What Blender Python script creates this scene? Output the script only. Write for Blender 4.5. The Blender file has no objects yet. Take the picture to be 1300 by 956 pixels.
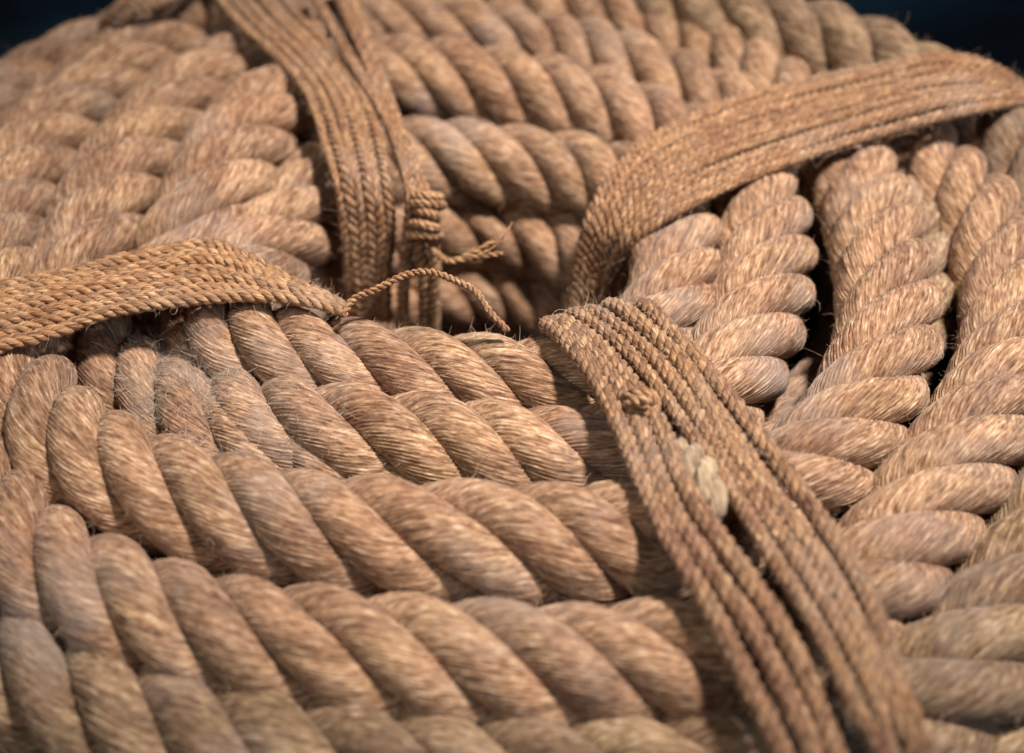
import bpy, math, random
import numpy as np
from mathutils import Vector

random.seed(7)
rng = np.random.default_rng(7)
C = bpy.context.scene.collection
sc = bpy.context.scene

# ------------------------------------------------------------------ camera, world, lamps, exposure
HF, PITCH, Z0, DIST = math.radians(40), math.radians(42), .07, .53
PW, PH = 1300, 956
FPX = PW / 2 / math.tan(HF / 2)
FW = np.array([0, math.cos(PITCH), -math.sin(PITCH)])
UP = np.array([0, math.sin(PITCH), math.cos(PITCH)])
RT = np.array([1., 0, 0])
CAM = np.array([0, 0, Z0]) - FW * DIST


def at(px, py, z):
    d = FW + RT * (px - PW / 2) / FPX + UP * (PH / 2 - py) / FPX
    return CAM + d * ((z - CAM[2]) / d[2])


cd = bpy.data.cameras.new('camera')
cam = bpy.data.objects.new('camera', cd)
C.objects.link(cam)
cam.location = CAM
cam.rotation_euler = (math.pi / 2 - PITCH, 0, 0)
cd.sensor_width = 36
cd.lens = 18 / math.tan(HF / 2)
cd.clip_start, cd.clip_end = .02, 50
cd.dof.use_dof = True
cd.dof.focus_distance = float((at(780, 440, .09) - CAM) @ FW)
cd.dof.aperture_fstop = 4.3
cd.dof.aperture_blades = 7
sc.camera = cam

w = bpy.data.worlds.new('World')
sc.world = w
w.use_nodes = True
bg = w.node_tree.nodes['Background']
bg.inputs[0].default_value = (.55, .72, 1, 1)
bg.inputs[1].default_value = .03


def lamp(name, kind, loc, target, power, col, size, spot=None, blend=.5):
    ld = bpy.data.lights.new(name, kind)
    ld.energy = power
    ld.color = col
    if kind == 'AREA':
        ld.shape = 'DISK'
        ld.size = size
    else:
        ld.shadow_soft_size = size
        ld.spot_size = math.radians(spot)
        ld.spot_blend = blend
    o = bpy.data.objects.new(name, ld)
    C.objects.link(o)
    o.location = loc
    o.rotation_euler = (Vector(target) - Vector(loc)).to_track_quat('-Z', 'Y').to_euler()
    return o


TGT = (0, .06, .07)
lamp('display_spot', 'SPOT', (.47, -.04, 1.3), (.03, .06, .07), 172, (1, .905, .82), .075, 33, 1.0)
lamp('soft_lamp', 'AREA', (-.75, -.55, 1.05), TGT, 5.2, (1, .94, .86), .5)
lamp('cool_lamp', 'AREA', (1.1, -.75, .8), TGT, 5, (.76, .86, 1), .6)

sc.view_settings.view_transform = 'Standard'
sc.view_settings.look = 'None'
sc.view_settings.gamma = 1
sc.view_settings.use_curve_mapping = False
sc.view_settings.exposure = 0


# ------------------------------------------------------------------ materials
def new_mat(name):
    m = bpy.data.materials.new(name)
    m.use_nodes = True
    nt = m.node_tree
    b = nt.nodes['Principled BSDF']
    return m, nt, b


def ramp(nt, stops, fac):
    r = nt.nodes.new('ShaderNodeValToRGB')
    e = r.color_ramp.elements
    while len(e) < len(stops):
        e.new(.5)
    for el, (p, c) in zip(e, stops):
        el.position = p
        el.color = (*c, 1)
    nt.links.new(fac, r.inputs[0])
    return r.outputs[0]


def fibre_noise(nt, sx, sz, detail=3, rough=.6):
    a = nt.nodes.new('ShaderNodeAttribute')
    a.attribute_name = 'fibre'
    mp = nt.nodes.new('ShaderNodeMapping')
    mp.inputs['Scale'].default_value = (sx, sx, sz)
    n = nt.nodes.new('ShaderNodeTexNoise')
    n.inputs['Scale'].default_value = 1
    n.inputs['Detail'].default_value = detail
    n.inputs['Roughness'].default_value = rough
    nt.links.new(a.outputs['Vector'], mp.inputs[0])
    nt.links.new(mp.outputs[0], n.inputs['Vector'])
    return n.outputs['Fac']


def mixc(nt, mode, fac, a, b):
    m = nt.nodes.new('ShaderNodeMix')
    m.data_type = 'RGBA'
    m.blend_type = mode
    if isinstance(fac, float):
        m.inputs[0].default_value = fac
    else:
        nt.links.new(fac, m.inputs[0])
    for s, v in ((6, a), (7, b)):
        if isinstance(v, tuple):
            m.inputs[s].default_value = (*v, 1)
        else:
            nt.links.new(v, m.inputs[s])
    return m.outputs[2]


def fibre_mat(name, dark, mid, light, straw, blotch, fine=(1150, 55), bump=.35, bd=.0006, blotch_scale=28, dust=.6):
    m, nt, b = new_mat(name)
    f1 = fibre_noise(nt, *fine, 3, .65)
    f2 = fibre_noise(nt, fine[0] * .42, fine[1] * .55, 2, .5)
    base = ramp(nt, [(.35, dark), (.47, mid), (.57, light), (.68, straw)], f1)
    tone = ramp(nt, [(.34, (.62, .56, .52)), (.52, (1, 1, 1)), (.68, (1.0, 1.0, .98))], f2)
    col = mixc(nt, 'MULTIPLY', .85, base, tone)
    ya = nt.nodes.new('ShaderNodeAttribute')
    ya.attribute_name = 'yarn_tone'
    col = mixc(nt, 'MULTIPLY', 1.0, col, ramp(nt, [(0, (.70, .66, .64)), (.5, (.96, .95, .94)), (1, (1.1, 1.1, 1.08))], ya.outputs['Fac']))
    oi = nt.nodes.new('ShaderNodeObjectInfo')
    col = mixc(nt, 'MULTIPLY', 1.0, col, ramp(nt, [(0, (.82, .80, .80)), (.5, (1, .98, .95)), (1, (1.04, 1.04, 1.0))], oi.outputs['Random']))
    tc = nt.nodes.new('ShaderNodeTexCoord')
    nb = nt.nodes.new('ShaderNodeTexNoise')
    nb.inputs['Scale'].default_value = blotch_scale
    nb.inputs['Detail'].default_value = 4
    nt.links.new(tc.outputs['Object'], nb.inputs['Vector'])
    bl = ramp(nt, [(.36, blotch[0]), (.5, (1, 1, 1)), (.64, blotch[1])], nb.outputs['Fac'])
    col = mixc(nt, 'MULTIPLY', 1.0, col, bl)
    nd = nt.nodes.new('ShaderNodeTexNoise')          # patches of grey dust
    nd.inputs['Scale'].default_value = blotch_scale * .55
    nd.inputs['Detail'].default_value = 5
    nd.inputs['Roughness'].default_value = .65
    nt.links.new(tc.outputs['Object'], nd.inputs['Vector'])
    dm = nt.nodes.new('ShaderNodeMapRange')
    dm.inputs[1].default_value, dm.inputs[2].default_value = .5, .72
    dm.inputs[3].default_value, dm.inputs[4].default_value = 0, dust
    nt.links.new(nd.outputs['Fac'], dm.inputs[0])
    col = mixc(nt, 'MIX', dm.outputs[0], col, (.27, .225, .20))
    nt.links.new(col, b.inputs['Base Color'])
    b.inputs['Roughness'].default_value = .85
    b.inputs['Specular IOR Level'].default_value = .25
    b.inputs['Sheen Weight'].default_value = .12
    b.inputs['Sheen Roughness'].default_value = .5
    add = nt.nodes.new('ShaderNodeMath')
    add.operation = 'ADD'
    nt.links.new(f1, add.inputs[0])
    nt.links.new(f2, add.inputs[1])
    bp = nt.nodes.new('ShaderNodeBump')
    bp.inputs['Strength'].default_value = bump
    bp.inputs['Distance'].default_value = bd
    nt.links.new(add.outputs[0], bp.inputs['Height'])
    nt.links.new(bp.outputs[0], b.inputs['Normal'])
    return m


ROPE_FINE = (950, 300)
M_TAN = fibre_mat('hemp_tan', (.145, .073, .041), (.32, .187, .112), (.42, .268, .172), (.60, .465, .335),
                  ((.88, .81, .77), (1, .99, .92)), ROPE_FINE, .7, .001)
M_DIM_LIT = fibre_mat('hemp_dim_lit', (.10, .058, .033), (.24, .153, .092), (.32, .218, .138), (.49, .385, .27),
                    ((.90, .84, .80), (1, 1, .92)), ROPE_FINE, .7, .001)  # same hemp, with weaker, olive-tinted light put into its colour
M_GREY = fibre_mat('hemp_grey', (.11, .068, .048), (.28, .19, .13), (.39, .29, .20), (.64, .55, .43),
                   ((.80, .76, .80), (1, .96, .86)), ROPE_FINE, .7, .001)
M_CORD = fibre_mat('coir_cord', (.09, .04, .02), (.275, .145, .074), (.395, .235, .13), (.59, .43, .28),
                   ((.86, .78, .74), (1, .95, .86)), (1500, 300), .4, .0005, 40, .35)
M_CORD2 = fibre_mat('golden_cord', (.13, .062, .026), (.35, .19, .095), (.455, .27, .148), (.64, .47, .30),
                    ((.9, .82, .76), (1, .97, .88)), (1500, 300), .4, .0005, 40, .35)
M_PALE = fibre_mat('pale_straw', (.18, .115, .065), (.34, .25, .16), (.44, .345, .235), (.57, .48, .35),
                   ((.9, .86, .8), (1, 1, .95)), ROPE_FINE, .6, .0008, 40, .2)
M_RED = fibre_mat('russet_cord', (.07, .033, .018), (.245, .138, .074), (.36, .22, .126), (.56, .41, .27),
                  ((.82, .74, .78), (1, .93, .84)), (1500, 300), .4, .0005, 40, .35)


def hair_mat(name, c1, c2):
    m, nt, b = new_mat(name)
    g = nt.nodes.new('ShaderNodeHairInfo')
    col = ramp(nt, [(0, c1), (1, c2)], g.outputs['Random'])
    nt.links.new(col, b.inputs['Base Color'])
    b.inputs['Roughness'].default_value = .6
    return m


M_HAIR = hair_mat('stray_fibre', (.30, .17, .09), (.70, .55, .38))
M_LINT = hair_mat('grey_lint', (.20, .15, .12), (.62, .55, .46))


# ------------------------------------------------------------------ builders
def thing(name, label, cat, loc, group=None):
    o = bpy.data.objects.new(name, None)
    o.empty_display_size = .02
    C.objects.link(o)
    o.location = loc
    o['label'] = label
    o['category'] = cat
    if group:
        o['group'] = group
    return o


def node(name, parent, label=None):
    o = bpy.data.objects.new(name, None)
    o.empty_display_size = .01
    C.objects.link(o)
    o.parent = parent
    if label:
        o['label'] = label
    return o


def wloc(o):
    v = np.zeros(3)
    while o:
        v = v + np.array(o.location)
        o = o.parent
    return v


def grid_mesh(name, P, fib, mat, parent, closed=False, tone=None):
    """P: rows x cols x 3 world points of one tube, linked as one mesh under parent."""
    R, K = P.shape[:2]
    P = P - wloc(parent)
    nr = R if closed else R - 1
    i = np.arange(nr)[:, None]
    j = np.arange(K)[None, :]
    i2 = (i + 1) % R
    j2 = (j + 1) % K
    q = np.stack([i * K + j, i * K + j2, i2 * K + j2, i2 * K + j], -1).reshape(-1, 4)
    ends = [] if closed else [list(range(K))[::-1], [(R - 1) * K + k for k in range(K)]]
    me = bpy.data.meshes.new(name)
    nq = len(q)
    me.vertices.add(R * K)
    me.vertices.foreach_set('co', P.reshape(-1).astype(np.float32))
    nl = nq * 4 + sum(len(e) for e in ends)
    me.loops.add(nl)
    li = np.concatenate([q.reshape(-1)] + [np.array(e) for e in ends]) if ends else q.reshape(-1)
    me.loops.foreach_set('vertex_index', li.astype(np.int32))
    me.polygons.add(nq + len(ends))
    st = list(np.arange(nq) * 4)
    t = nq * 4
    for e in ends:
        st.append(t)
        t += len(e)
    me.polygons.foreach_set('loop_start', np.array(st, dtype=np.int32))
    me.update(calc_edges=True)
    me.polygons.foreach_set('use_smooth', np.ones(nq + len(ends), dtype=bool))
    a = me.attributes.new('fibre', 'FLOAT_VECTOR', 'POINT')
    a.data.foreach_set('vector', fib.reshape(-1).astype(np.float32))
    a = me.attributes.new('yarn_tone', 'FLOAT', 'POINT')
    a.data.foreach_set('value', (np.full(R * K, .5) if tone is None else tone.reshape(-1)).astype(np.float32))
    me.materials.append(mat)
    o = bpy.data.objects.new(name, me)
    C.objects.link(o)
    o.parent = parent
    return o


def catmull(pts, closed, step):
    pts = np.asarray(pts, float)
    n = len(pts)
    out = []
    for i in range(n if closed else n - 1):
        if closed:
            p = [pts[(i + k) % n] for k in (-1, 0, 1, 2)]
        else:
            p = [pts[max(0, min(n - 1, i + k))] for k in (-1, 0, 1, 2)]
        d = [max(1e-6, np.linalg.norm(p[k + 1] - p[k])) ** .5 for k in range(3)]
        t0, t1 = 0, d[0]
        t2 = t1 + d[1]
        t3 = t2 + d[2]
        for t in np.linspace(t1, t2, 24, endpoint=False):
            A1 = (t1 - t) / (t1 - t0) * p[0] + (t - t0) / (t1 - t0) * p[1]
            A2 = (t2 - t) / (t2 - t1) * p[1] + (t - t1) / (t2 - t1) * p[2]
            A3 = (t3 - t) / (t3 - t2) * p[2] + (t - t2) / (t3 - t2) * p[3]
            B1 = (t2 - t) / (t2 - t0) * A1 + (t - t0) / (t2 - t0) * A2
            B2 = (t3 - t) / (t3 - t1) * A2 + (t - t1) / (t3 - t1) * A3
            out.append((t2 - t) / (t2 - t1) * B1 + (t - t1) / (t2 - t1) * B2)
    out.append(pts[0] if closed else pts[-1])
    out = np.array(out)
    return resample(out, step, closed)


def resample(out, step, closed=False, n=None):
    s = np.concatenate([[0], np.cumsum(np.linalg.norm(np.diff(out, axis=0), axis=1))])
    m = n or max(4, int(round(s[-1] / step)) + 1)
    if closed:
        ss = np.linspace(0, s[-1], m)[:-1]
    else:
        ss = np.linspace(0, s[-1], m)
    return np.stack([np.interp(ss, s, out[:, k]) for k in range(3)], 1)


def smooth(p, closed, it):
    for _ in range(it):
        if closed:
            p = .5 * p + .25 * (np.roll(p, 1, 0) + np.roll(p, -1, 0))
        else:
            q = p.copy()
            q[1:-1] = .5 * p[1:-1] + .25 * (p[2:] + p[:-2])
            p = q
    return p


def tangents(p, closed):
    if closed:
        t = np.roll(p, -1, 0) - np.roll(p, 1, 0)
    else:
        t = np.gradient(p, axis=0)
    return t / np.linalg.norm(t, axis=1, keepdims=True)


def lownoise(n, corr, closed=False):
    """smooth random series of n rows, correlation length corr rows"""
    k = max(4, int(n / corr) + 1)
    v = rng.normal(size=k)
    if closed:
        v = np.append(v, v[0])
    else:
        v = np.append(v, rng.normal())
    x = np.linspace(0, k, n, endpoint=not closed)
    i = np.minimum(x.astype(int), k - 1)
    f = x - i
    f = f * f * (3 - 2 * f)
    return v[i] * (1 - f) + v[i + 1] * f


ROPE_PTS = []      # (points, normals, tangents) gathered for stray fibres


def frame(cl, closed, ref=(0, 0, 1)):
    T = tangents(cl, closed)
    ref = np.array(ref, float)
    N = ref - (T @ ref)[:, None] * T
    ln = np.linalg.norm(N, axis=1, keepdims=True)
    N = N / np.maximum(ln, 1e-6)
    return T, N, np.cross(T, N)


def ptframe(cl):
    """parallel transport frame for open lines that dive"""
    T = tangents(cl, False)
    N = np.zeros_like(T)
    n = np.array([0.13, .2, 1.])
    for i in range(len(T)):
        n = n - (n @ T[i]) * T[i]
        n /= np.linalg.norm(n)
        N[i] = n
    return T, N, np.cross(T, N)


def laid(parent, cl, closed, n_strands, R, lay, cols, mat, yarn_amp, hand=1, strand_name='strand', gather=False,
         wob=.05, flat=1.0, yarn_angle=None, phase=None, pt=False, rsc=None):
    """twisted strands around the centreline cl: each strand one mesh"""
    step = np.linalg.norm(np.diff(cl, axis=0), axis=1).mean()
    n = len(cl)
    T, N, B = ptframe(cl) if pt else frame(cl, closed)
    L = step * (n if closed else n - 1)
    turns = L / lay
    if closed:
        turns = max(1, round(turns))
    u = np.arange(n) / (n if closed else n - 1)
    if rsc is None:
        rsc = np.ones(n)
    else:
        cw = np.concatenate([[0], np.cumsum(1 / rsc)])
        u = cw[:n] / (cw[n] if closed else cw[n - 1])
    if n_strands == 3:
        rc, rs = R * .525, R * .493
    elif n_strands == 4:
        rc, rs = R * .588, R * .413
    elif n_strands == 2:
        rc, rs = R * .5, R * .54
    else:
        rc, rs = 0, R
    ph0 = rng.uniform(0, 6.28) if phase is None else phase
    wobph = .12 * lownoise(n, .05 / step, closed) if R > .01 else 0
    res = []
    for k in range(n_strands):
        ang = hand * 2 * math.pi * turns * u + ph0 + 2 * math.pi * k / n_strands + wobph
        er = np.cos(ang)[:, None] * N + np.sin(ang)[:, None] * B
        radv = rsc * (1 + wob * lownoise(n, .03 / step, closed))
        pc = cl + er * (rc * rsc)[:, None] * (1 + .5 * wob * lownoise(n, .025 / step, closed))[:, None]
        t = tangents(pc, closed)
        e = er - (er * t).sum(1, keepdims=True) * t
        e /= np.linalg.norm(e, axis=1, keepdims=True)
        nn = np.cross(t, e) * hand
        beta = math.atan(2 * math.pi * rc / lay)
        ya = beta * 1.28 if yarn_angle is None else yarn_angle
        sstep = step / math.cos(beta)
        s = np.arange(n) * sstep
        rate = math.tan(ya) / rs
        if closed:                                   # yarns must meet: whole columns per turn of the ring
            tot = rate * sstep * n
            q = 2 * math.pi / cols * (3 if cols >= 60 else 1)
            rate = round(tot / q) * q / (sstep * n)
            shift = int(round(rate * sstep * n / (2 * math.pi / cols))) % cols
        th = (np.arange(cols) / cols * 2 * math.pi)[None, :] - (s * rate)[:, None]
        col_off = rng.normal(size=cols) * .38
        if cols >= 60:                               # three columns to a yarn, so that its round back shades
            prof = np.array([-1.5, .8, .7])
            col_off = np.tile(prof, cols // 3) * np.repeat(1 + .4 * rng.normal(size=cols // 3), 3) + .3 * np.repeat(rng.normal(size=cols // 3), 3)
        else:
            col_off[::2] += 1.0
            col_off[1::2] -= 1.0
        am = yarn_amp * (1 + .35 * lownoise(n, .02 / step, closed))
        rr = rs * radv[:, None] * (1 + 0 * th) + am[:, None] * col_off[None, :]
        ca, sa = np.cos(th), np.sin(th)
        P = pc[:, None, :] + (rr * ca)[..., None] * e[:, None, :] + (rr * sa * flat)[..., None] * nn[:, None, :]
        phi = np.arange(cols) / cols * 2 * math.pi
        off = rng.uniform(0, 50)
        fib = np.stack([np.broadcast_to(rs * np.cos(phi)[None, :] + off, th.shape),
                        np.broadcast_to(rs * np.sin(phi)[None, :], th.shape),
                        np.broadcast_to(s[:, None], th.shape)], -1)
        if closed:                                   # duplicate the first row so that the seam closes with its yarns shifted
            P = np.concatenate([P, np.roll(P[:1], shift, axis=1)], 0)
            f2 = fib[:1].copy()
            f2[0, :, 0] = rs * np.cos(phi) + off
            f2[0, :, 1] = rs * np.sin(phi)
            f2[0, :, 2] = n * sstep
            fib = np.concatenate([fib, f2], 0)
        yw = 3 if cols >= 60 else 2
        yt = np.repeat(rng.uniform(size=(cols + yw - 1) // yw), yw)[:cols]
        yt = np.clip(yt[None, :] + .35 * np.stack([lownoise(n, .03 / step, closed) for _ in range(6)], 1)[:, np.arange(cols) * 6 // cols], 0, 1)
        if closed:
            yt = np.concatenate([yt, np.roll(yt[:1], shift, axis=1)], 0)
        if hand < 0:
            yt = yt[:, ::-1]
            P = P[:, ::-1]
            fib = fib[:, ::-1]
        ob = grid_mesh(strand_name, P, fib, mat, parent, False, yt)
        res.append(ob)
        if gather:
            nr = e[:, None, :] * ca[..., None] + nn[:, None, :] * sa[..., None]
            pp = P[:n]
            tt = np.broadcast_to(t[:, None, :], nr.shape)
            # the yarn direction on the surface
            yd = tt - (-e[:, None, :] * sa[..., None] + nn[:, None, :] * ca[..., None]) * math.tan(ya)
            ROPE_PTS.append((pp.reshape(-1, 3)[::3], nr.reshape(-1, 3)[::3], yd.reshape(-1, 3)[::3]))
    return res


ROPE_R = .0203
LAY = .101


def px_path(pts):
    return np.array([at(x, y, Z0 + dz) for x, y, dz in pts])


def rope_turn(parent, pts, closed, mat, label, R=ROPE_R, step=.0036, cols=108, sm=30, gather=True, world=False):
    p = np.array(pts) if world else px_path(pts)
    cl = catmull(p, closed, step)
    cl = smooth(cl, closed, sm)
    t = node('rope_turn', parent, label)
    fat = at(225, 225, Z0)                           # the rope is slacker and fatter on this side
    rsc = 1 + .17 * np.exp(-((cl[:, :2] - fat[:2]) ** 2).sum(1) / .105 ** 2)
    laid(t, cl, closed, 4, R, LAY * R / .0203, cols, mat, .00021, gather=gather, flat=1.0, rsc=rsc)
    return cl


# ------------------------------------------------------------------ setting
def base_mat():
    m, nt, b = new_mat('navy_cloth')
    tc = nt.nodes.new('ShaderNodeTexCoord')
    n = nt.nodes.new('ShaderNodeTexNoise')
    n.inputs['Scale'].default_value = 7
    n.inputs['Detail'].default_value = 3
    nt.links.new(tc.outputs['Object'], n.inputs['Vector'])
    c = ramp(nt, [(.38, (.003, .009, .018)), (.62, (.018, .056, .095))], n.outputs['Fac'])  # lighter blue patches paint a sheen into the cloth colour
    nt.links.new(c, b.inputs['Base Color'])
    b.inputs['Roughness'].default_value = .7
    b.inputs['Specular IOR Level'].default_value = .3
    wv = nt.nodes.new('ShaderNodeTexNoise')
    wv.inputs['Scale'].default_value = 9
    nt.links.new(tc.outputs['Object'], wv.inputs['Vector'])
    bp = nt.nodes.new('ShaderNodeBump')
    bp.inputs['Strength'].default_value = .5
    bp.inputs['Distance'].default_value = .03
    nt.links.new(wv.outputs['Fac'], bp.inputs['Height'])
    nt.links.new(bp.outputs[0], b.inputs['Normal'])
    return m


BASE_Z = -.055
me = bpy.data.meshes.new('ground')
g = 40
xs = np.linspace(-3, 3, g + 1)
vs = [(x, y + .2, BASE_Z + .004 * math.sin(3 * x + 1.7 * y)) for y in xs for x in xs]
fs = [(j * (g + 1) + i, j * (g + 1) + i + 1, (j + 1) * (g + 1) + i + 1, (j + 1) * (g + 1) + i) for j in range(g) for i in range(g)]
me.from_pydata(vs, [], fs)
me.polygons.foreach_set('use_smooth', np.ones(len(fs), dtype=bool))
me.materials.append(base_mat())
gr = bpy.data.objects.new('ground', me)
C.objects.link(gr)
gr['kind'] = 'structure'
gr['label'] = 'dark navy surface that the rope coil lies on'

# ------------------------------------------------------------------ the coil
coil = thing('rope_coil', 'large coil of thick tan laid rope bound with flat cord straps', 'rope coil', (0, .1, BASE_Z))

RING1 = [(292, 438, 0), (370, 461, 0), (450, 474, 0), (560, 484, 0), (650, 492, -.001), (730, 502, -.003), (795, 478, -.004),
         (842, 420, -.001), (862, 340, 0), (858, 282, -.002), (815, 242, -.008), (740, 224, -.012), (640, 212, -.012), (540, 203, -.012),
         (465, 210, -.014), (408, 240, -.014), (368, 290, -.012), (316, 343, -.008), (268, 396, -.003)]
RING2 = [(204, 494, -.034), (285, 534, -.013), (390, 556, -.005), (480, 564, -.004), (560, 574, -.004), (640, 584, -.004), (740, 590, -.005),
         (840, 568, -.003), (905, 515, 0), (938, 455, 0), (964, 385, 0), (974, 310, 0), (958, 248, 0), (900, 200, 0), (800, 152, 0),
         (700, 126, 0), (600, 108, 0), (500, 100, 0), (430, 106, -.002), (372, 130, .001), (318, 178, .002), (283, 232, .002), (256, 293, .001),
         (218, 365, -.012), (176, 428, -.031)]
RING3 = [(335, 76, -.001), (262, 116, -.001), (208, 163, -.001), (163, 215, -.001), (137, 263, -.001), (118, 312, -.001), (98, 360, -.004), (86, 405, -.010), (108, 448, -.014),
         (160, 492, -.012), (218, 533, -.012), (295, 577, -.013), (400, 607, -.016), (520, 628, -.019), (700, 642, -.021), (850, 622, -.024),
         (980, 580, -.036), (1075, 480, -.042), (1100, 380, -.040), (1075, 290, -.028), (1026, 222, -.008), (960, 166, 0), (880, 125, 0),
         (800, 92, 0), (700, 62, 0), (600, 46, 0), (500, 36, 0), (420, 44, 0)]
RING4 = [(210, 66, -.003), (122, 120, -.003), (70, 166, -.003), (36, 210, -.003), (12, 260, -.003), (-6, 320, -.001), (-8, 390, .002), (10, 470, .003), (55, 548, .003),
         (150, 610, .003), (280, 652, .003), (415, 680, .003), (600, 692, .003), (740, 694, .003), (860, 688, .002), (950, 660, .002),
         (1025, 606, .002), (1084, 545, .003), (1118, 470, .004), (1131, 390, .004), (1114, 305, .003), (1090, 240, .002), (1055, 190, 0),
         (995, 135, 0), (920, 80, 0), (830, 40, 0), (700, 10, 0), (600, -4, 0), (450, 2, 0), (350, 24, 0)]
RING5 = [(-45, 590, -.004), (14, 692, -.004), (80, 743, -.004), (155, 777, -.004), (255, 804, -.004), (400, 828, -.004), (600, 846, -.004),
         (780, 850, -.004), (900, 846, -.004), (1000, 822, -.004), (1085, 770, -.003), (1140, 702, -.002), (1182, 636, 0), (1228, 578, 0),
         (1262, 520, 0), (1285, 460, 0), (1290, 400, 0), (1272, 332, 0), (1240, 276, 0), (1200, 234, -.001), (1158, 200, -.004),
         (1100, 145, -.008), (1000, 88, -.010), (880, 38, -.010), (760, 4, -.008), (600, -30, -.004), (450, -22, -.002), (300, 14, 0),
         (135, 72, -.008), (45, 113, -.009), (-18, 155, -.009), (-62, 208, -.006), (-85, 285, 0), (-100, 390, 0), (-85, 500, -.002)]
RING6 = [(760, -22, .006), (895, 26, .010), (1000, 48, .012), (1090, 78, .012), (1163, 114, .010), (1232, 152, .004), (1290, 198, .0),
         (1340, 265, -.002), (1372, 370, -.004), (1372, 480, -.004), (1372, 590, -.006), (1345, 680, -.008), (1298, 762, -.010), (1238, 842, -.013),
         (1160, 912, -.016), (1040, 968, -.018), (880, 990, -.020), (700, 1000, -.021), (500, 985, -.022), (300, 958, -.022), (130, 905, -.021),
         (30, 848, -.021), (-60, 765, -.022), (-135, 650, -.024), (-180, 520, -.028), (-180, 400, -.034), (-130, 270, -.045), (-60, 195, -.052),
         (40, 130, -.055), (160, 75, -.055), (320, 20, -.055), (480, -20, -.045), (620, -40, -.02)]
LOWR = [(1070, 160, -.016), (1128, 215, -.012), (1162, 285, -.012), (1168, 360, -.014), (1150, 425, -.022), (1100, 500, -.036), (1030, 560, -.046)]

CL = {}
CL[1] = rope_turn(coil, RING1, True, M_TAN, 'innermost turn of rope round the dark hole')
CL[2] = rope_turn(coil, RING2, True, M_TAN, 'second turn of rope from the hole', R=.0212)
CL[3] = rope_turn(coil, RING3, True, M_TAN, 'third turn of rope, half sunk between its neighbours', R=.0203)
CL[4] = rope_turn(coil, RING4, True, M_TAN, 'fourth turn of rope, fat and standing proud', R=.0213)
CL[5] = rope_turn(coil, RING5, True, M_TAN, 'fifth turn of rope, out of focus at the near side', R=.0213)
CL[6] = rope_turn(coil, RING6, True, M_DIM_LIT, 'outermost turn of rope, weaker olive light painted into its colour', R=.0232)
rope_turn(coil, [(1440, 640, -.03), (1420, 740, -.03), (1375, 840, -.032), (1310, 915, -.034), (1230, 975, -.036), (1120, 1050, -.038), (980, 1100, -.04)], False, M_DIM_LIT, 'low outer turn of rope in the near corner')
CL[7] = rope_turn(coil, LOWR, False, M_GREY, 'sunken grey turn of rope')


def circle(cx, cy, rx, ry, z, n=16, a0=0, wob=.002):
    return [(cx + rx * math.cos(a0 + 2 * math.pi * i / n) + random.uniform(-wob, wob),
             cy + ry * math.sin(a0 + 2 * math.pi * i / n) + random.uniform(-wob, wob), z + random.uniform(-wob, wob)) for i in range(n)]


m1 = CL[1].mean(0)
rx1 = (CL[1][:, 0].max() - CL[1][:, 0].min()) / 2
ry1 = (CL[1][:, 1].max() - CL[1][:, 1].min()) / 2
for k, (zz, s) in enumerate(((.028, .93), (-.004, .86), (-.033, .9))):
    rope_turn(coil, circle(m1[0], m1[1], rx1 * s, ry1 * s, zz), True, M_TAN, 'lower turn of rope inside the hole', world=True, step=.0042, cols=63)
m5 = CL[5].mean(0)
for zz, s in ((.012, 1.09), (-.032, 1.10)):
    a = CL[5][::30].copy()
    a[:, :2] = m5[:2] + (a[:, :2] - m5[:2]) * s
    a[:, 2] = zz
    rope_turn(coil, a, True, M_GREY, 'lower outer turn of rope', world=True, step=.006, cols=20, gather=False)


# ------------------------------------------------------------------ cord straps
def px_edge(e, n=60):
    return resample(catmull(np.array(e, float), False, 6.), 1, False, n)


def strap(name, label, left, right, zs, n_cords, mat, r=None, hand=1, alternate=False, lay_k=2.3, crown=.0, jitter=.12, group='flat cord straps round the coil',
          n_strands=3, loosen=None):
    """left/right: pixel outlines of the strap; zs: heights along it"""
    L, Rr = px_edge([(x, y, 0) for x, y in left]), px_edge([(x, y, 0) for x, y in right])
    z = np.interp(np.linspace(0, 1, 60), *zip(*zs)) if isinstance(zs[0], tuple) else np.interp(np.linspace(0, 1, 60), np.linspace(0, 1, len(zs)), zs)
    A = np.array([at(a[0], a[1], q) for a, q in zip(L, z)])
    Bp = np.array([at(a[0], a[1], q) for a, q in zip(Rr, z)])
    root = thing(name, label, 'strap', tuple((A[30] + Bp[30]) / 2 - np.array([0, 0, .004])), group)
    width = np.linalg.norm(A - Bp, axis=1)
    wm = np.median(width)
    rc = r or wm / n_cords / 2 * 1.1
    for i in range(n_cords):
        f = (i + .5) / n_cords
        ff = f + jitter / n_cords * lownoise(60, 14) * (np.linspace(*loosen, 60) if loosen else 1)
        p = A * (1 - ff[:, None]) + Bp * ff[:, None]
        p[:, 2] += crown * (1 - (2 * f - 1) ** 2) + rc * .25 * lownoise(60, 10)
        cl = smooth(catmull(p[::3], False, rc * .42), False, 12)
        c = node('cord', root)
        h = hand * (-1 if alternate and i % 2 else 1)
        rr = rc * (1 + .06 * rng.normal())
        laid(c, cl, False, n_strands, rr, rr * 2 * lay_k, 14, mat, rr * .035, hand=h, strand_name='ply', wob=.07, pt=True, gather='c')
    return root


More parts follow.
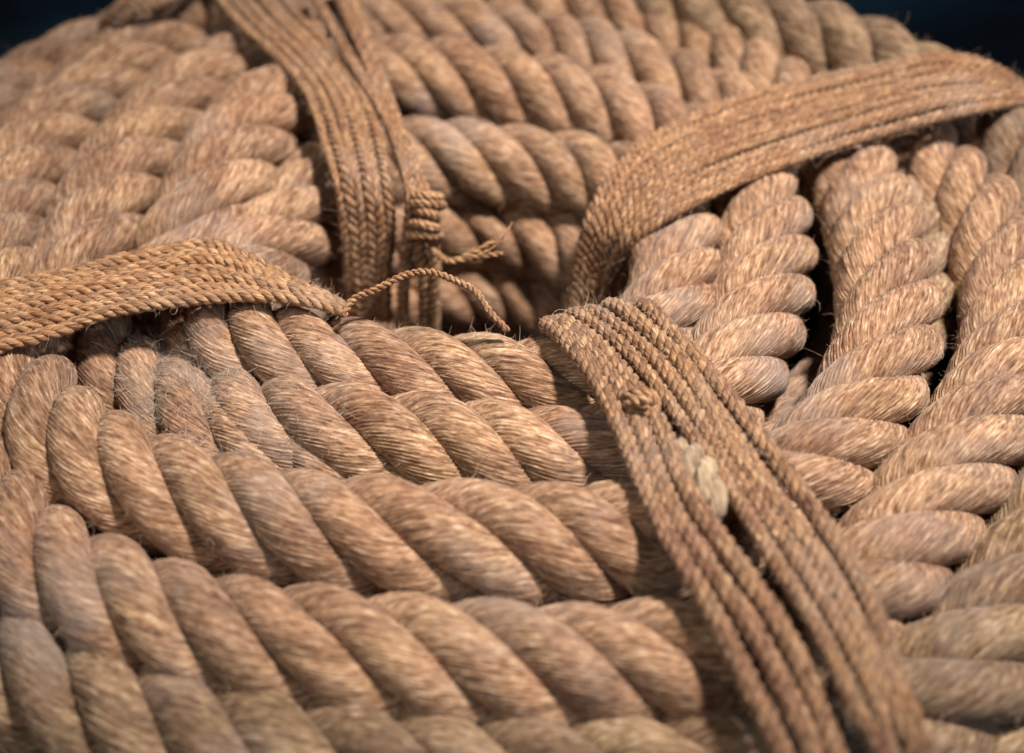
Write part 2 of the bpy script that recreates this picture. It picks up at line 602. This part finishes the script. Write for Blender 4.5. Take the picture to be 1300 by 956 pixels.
def single_cord(name, label, cat, pts, r, mat, n_strands=2, lay_k=1.9, group=None, parent=None, hand=1, step=None, pname='ply'):
    p = np.array([at(x, y, z) for x, y, z in pts])
    cl = smooth(catmull(p, False, step or r * .4), False, 8)
    if parent is None:
        parent = thing(name, label, cat, tuple(p[0]), group)
        laid(parent, cl, False, n_strands, r, r * 2 * lay_k, 14, mat, r * .04, hand=hand, strand_name=pname, wob=.06, pt=True)
        return parent
    c = node(name, parent)
    laid(c, cl, False, n_strands, r, r * 2 * lay_k, 14, mat, r * .04, hand=hand, strand_name=pname, wob=.06, pt=True)
    return c


s1 = strap('cord_strap', 'golden flat cord strap crossing the left turns and narrowing to a point by the hole',
           [(-70, 384), (0, 360), (100, 340), (200, 319), (268, 307), (328, 334), (380, 363), (428, 384), (444, 404)],
           [(-70, 468), (0, 446), (60, 428), (120, 408), (200, 393), (280, 383), (345, 381), (405, 388), (436, 396), (446, 412)],
           [.095, .097, .096, .096, .096, .096, .095, .095, .094, .088], 7, M_CORD2, alternate=False, crown=.001, jitter=.07)
s2 = strap('cord_strap', 'brown strap of side by side plaited cords hanging down into the back of the hole',
           [(248, -30), (300, 32), (350, 76), (387, 116), (408, 180), (424, 240), (436, 320), (444, 425)],
           [(345, -30), (385, 22), (425, 62), (458, 112), (482, 165), (496, 225), (501, 290), (495, 350), (494, 425)],
           [.098, .097, .096, .095, .092, .088, .066, .040, .012], 6, M_CORD, alternate=True, crown=.001)
s3 = strap('cord_strap', 'broad closely woven tan strap over the far right turns, twisting down into the hole',
           [(726, 400), (732, 345), (747, 278), (775, 226), (815, 182), (900, 138), (1000, 106), (1100, 85), (1185, 70), (1240, 78), (1290, 106), (1345, 160)],
           [(764, 396), (782, 348), (803, 315), (840, 285), (905, 251), (1000, 214), (1100, 180), (1200, 150), (1265, 134), (1310, 130), (1345, 165)],
           [.035, .060, .082, .090, .092, .093, .094, .095, .098, .103, .104, .093, .07], 9, M_CORD, alternate=False, hand=-1, crown=.0006, lay_k=1.9, jitter=.12)
s4 = strap('cord_strap', 'brown strap of thick loose cords slanting over the near right turns, pale stub inside',
           [(726, 470), (700, 425), (700, 402), (756, 430), (812, 482), (868, 555), (925, 632), (985, 715), (1030, 790), (1060, 866), (1095, 960), (1120, 1040)],
           [(822, 440), (808, 398), (814, 377), (862, 423), (908, 474), (962, 540), (1012, 605), (1067, 685), (1117, 770), (1160, 866), (1202, 960), (1230, 1040)],
           [(0, .045), (.06, .078), (.10, .091), (.17, .096), (.5, .098), (.70, .098), (.83, .095), (.92, .086), (1, .072)], 5, M_RED, r=.0033, alternate=False, crown=.001, jitter=.6, lay_k=1.85, loosen=(.3, 1.5))


def cords_into(root, paths, r, mat, lay_k=1.8, n_strands=3, hand=1):
    for p in paths:
        single_cord('cord', '', '', p, r, mat, n_strands, lay_k, parent=root, hand=hand)


# three loose thick cords along the left edge of the near strap
cords_into(s4, [
    [(725, 462, .05), (694, 412, .086), (722, 436, .095), (760, 485, .097), (790, 545, .098), (816, 612, .098), (854, 690, .098), (900, 768, .096), (946, 858, .090), (990, 950, .085), (1020, 1030, .07)],
    [(735, 462, .05), (704, 410, .087), (742, 440, .096), (788, 495, .098), (820, 560, .099), (842, 620, .099), (880, 690, .099), (936, 770, .098), (984, 850, .092), (1030, 950, .085), (1060, 1030, .07)],
    [(745, 462, .05), (712, 408, .088), (756, 436, .096), (804, 490, .099), (840, 545, .100), (862, 600, .100), (900, 665, .101), (950, 735, .100), (1000, 812, .096), (1028, 870, .090), (1062, 960, .085), (1090, 1040, .07)],
], .0036, M_RED, 1.85)
knot = [(795, 505, .101), (815, 498, .105), (833, 508, .103), (826, 524, .100), (806, 522, .100), (800, 508, .104), (822, 512, .106)]
cords_into(s4, [knot], .0026, M_CORD)

# second bundle beside the hanging strap, with its knot
cords_into(s2, [
    [(425, -15, .098), (456, 52, .097), (478, 110, .096), (500, 175, .093), (520, 232, .089), (536, 268, .082), (532, 310, .066), (538, 350, .05), (538, 425, .014)],
    [(440, -15, .098), (468, 52, .097), (488, 112, .096), (512, 178, .093), (534, 232, .089), (550, 268, .082), (550, 310, .066), (552, 350, .05), (550, 425, .014)],
    [(395, -12, .100), (420, 30, .101), (452, 85, .099), (486, 140, .096), (508, 190, .094), (522, 250, .088), (518, 300, .07), (512, 360, .045), (512, 425, .014)]],
    .0030, M_CORD, lay_k=2.0)
kp = []
for i in range(44):
    a = i * .68
    yy = 246 + i * 1.35
    zb = float(np.interp(yy, [232, 268, 310], [.089, .082, .066]))
    kp.append((541 - .12 * i + (18 + 3 * math.sin(i * .21)) * math.cos(a), yy + 6 * math.cos(a + .6) + 3 * math.sin(i * .5), zb + .006 * math.sin(a)))
kn = single_cord('knot', '', '', kp, .0023, M_CORD2, 3, 1.8, parent=s2, step=.0009)
for q, (dx, dy, dz) in enumerate(((0, 0, 0), (8, -14, .004), (-6, 8, -.004), (16, 4, .002))):
    single_cord('frayed_end', '', '', [(550, 316 + q, .068), (572, 330 + q, .072), (598, 326 + dy * .3, .075 + dz * .4), (622 + dx, 318 + dy, .077 + dz)], .0011, M_CORD2, 2, 3.2, parent=s2)

# a light whipped lump of rope end caught between the cords of the near strap
single_cord('rope_stub', 'pale frayed rope stub caught between the loose cords of the near right strap', 'rope stub',
            [(868, 578, .092), (886, 596, .098), (900, 622, .099), (906, 655, .092)], .0066, M_PALE, 3, 2.2, pname='strand')

single_cord('loose_thread', 'pale twisted thread arching across the dark hole from the tip of the left strap', 'thread',
            [(436, 402, .096), (446, 382, .099), (478, 367, .103), (515, 349, .107), (545, 345, .109), (580, 357, .108), (604, 370, .106), (620, 394, .101), (645, 420, .094)],
            .0014, M_CORD2, 2, 1.7)
single_cord('single_thread', 'hair thin straw thread pointing up from the frayed cord end inside the hole', 'thread',
            [(590, 332, .074), (620, 318, .08), (640, 300, .085), (650, 282, .088)], .0004, M_CORD2, 2, 2.5)
s5 = thing('cord_loop', 'small brown cord loop standing at the far left rim of the coil', 'cord loop', tuple(at(160, 20, .08)))
cords_into(s5, [[(120, 45, .06), (138, 25, .088), (155, 5, .097), (185, -2, .1), (215, -14, .1), (260, -40, .1)],
                [(130, 55, .06), (150, 32, .088), (166, 14, .096), (196, 6, .099), (225, -6, .1), (270, -34, .1)]], .0033, M_CORD)


# ------------------------------------------------------------------ stray fibres and lint: real hair curves
def hairs(name, parent, root, direction, length, radius, mat, n_pts=5, curl=.35, label=None):
    n = len(root)
    hc = bpy.data.hair_curves.new(name)
    hc.add_curves([n_pts] * n)
    t = np.linspace(0, 1, n_pts)
    side = rng.normal(size=(n, 3))
    side -= (side * direction).sum(1, keepdims=True) * direction
    side2 = rng.normal(size=(n, 3))
    P = root[:, None, :] + direction[:, None, :] * (length[:, None] * t)[..., None] \
        + side[:, None, :] * (length[:, None] * curl * t ** 2)[..., None] \
        + side2[:, None, :] * (length[:, None] * curl * .35 * np.sin(t * 3.1))[..., None]
    P = P - wloc(parent)
    hc.attributes['position'].data.foreach_set('vector', P.reshape(-1).astype(np.float32))
    ra = hc.attributes.get('radius') or hc.attributes.new('radius', 'FLOAT', 'POINT')
    rad = np.broadcast_to(radius * (1 - .7 * t)[None, :], (n, n_pts))
    ra.data.foreach_set('value', rad.reshape(-1).astype(np.float32))
    hc.materials.append(mat)
    o = bpy.data.objects.new(name, hc)
    C.objects.link(o)
    o.parent = parent
    o['kind'] = 'stuff'
    if label:
        o['label'] = label
    return o


def visible(P):
    v = P - CAM
    d = v @ FW
    x = PW / 2 + FPX * (v @ RT) / d
    y = PH / 2 - FPX * (v @ UP) / d
    return (x > -40) & (x < PW + 40) & (y > -40) & (y < PH + 40), x, y


P = np.concatenate([a for a, b, c in ROPE_PTS])
NN = np.concatenate([b for a, b, c in ROPE_PTS])
TT = np.concatenate([c for a, b, c in ROPE_PTS])
TT /= np.linalg.norm(TT, axis=1, keepdims=True)
ok, X, Y = visible(P)
ok &= NN[:, 2] > -.35
idx = np.nonzero(ok)[0]
pick = rng.choice(idx, 42000)
sgn = rng.choice([-1, 1], len(pick))[:, None]
d = TT[pick] * sgn * rng.uniform(.4, 1.2, (len(pick), 1)) + NN[pick] * rng.uniform(.12, .9, (len(pick), 1)) + rng.normal(size=(len(pick), 3)) * .25
d /= np.linalg.norm(d, axis=1, keepdims=True)
ln = rng.gamma(2.0, .0013, len(pick)) + .001
pf = rng.choice(idx, 45000)
df = TT[pf] * rng.normal(size=(len(pf), 1)) * .8 + NN[pf] * rng.uniform(.3, 1., (len(pf), 1)) + rng.normal(size=(len(pf), 3)) * .35
df /= np.linalg.norm(df, axis=1, keepdims=True)
hairs('fuzz', coil, P[pf] - NN[pf] * .0002, df, rng.gamma(3., .0005, len(pf)) + .0004, 4e-5, M_HAIR, n_pts=4)
hairs('stray_fibres', coil, P[pick] - NN[pick] * .0003, d, ln, .00006, M_HAIR)

lz = np.nonzero(ok & (((X - 225) / 75) ** 2 + ((Y - 475) / 70) ** 2 < 1))[0]
lz2 = np.nonzero(ok & (((X - 330) / 120) ** 2 + ((Y - 545) / 45) ** 2 < 1))[0]
pk = np.concatenate([rng.choice(lz, 9000), rng.choice(lz2, 3000)])
d = NN[pk] * .55 + rng.normal(size=(len(pk), 3)) * .7
d /= np.linalg.norm(d, axis=1, keepdims=True)
hairs('lint', coil, P[pk] - NN[pk] * .0002, d, rng.gamma(2.5, .0017, len(pk)), .00006, M_LINT, curl=.6)

if __name__ == '__main__' and 'CHK' in globals():
    pass
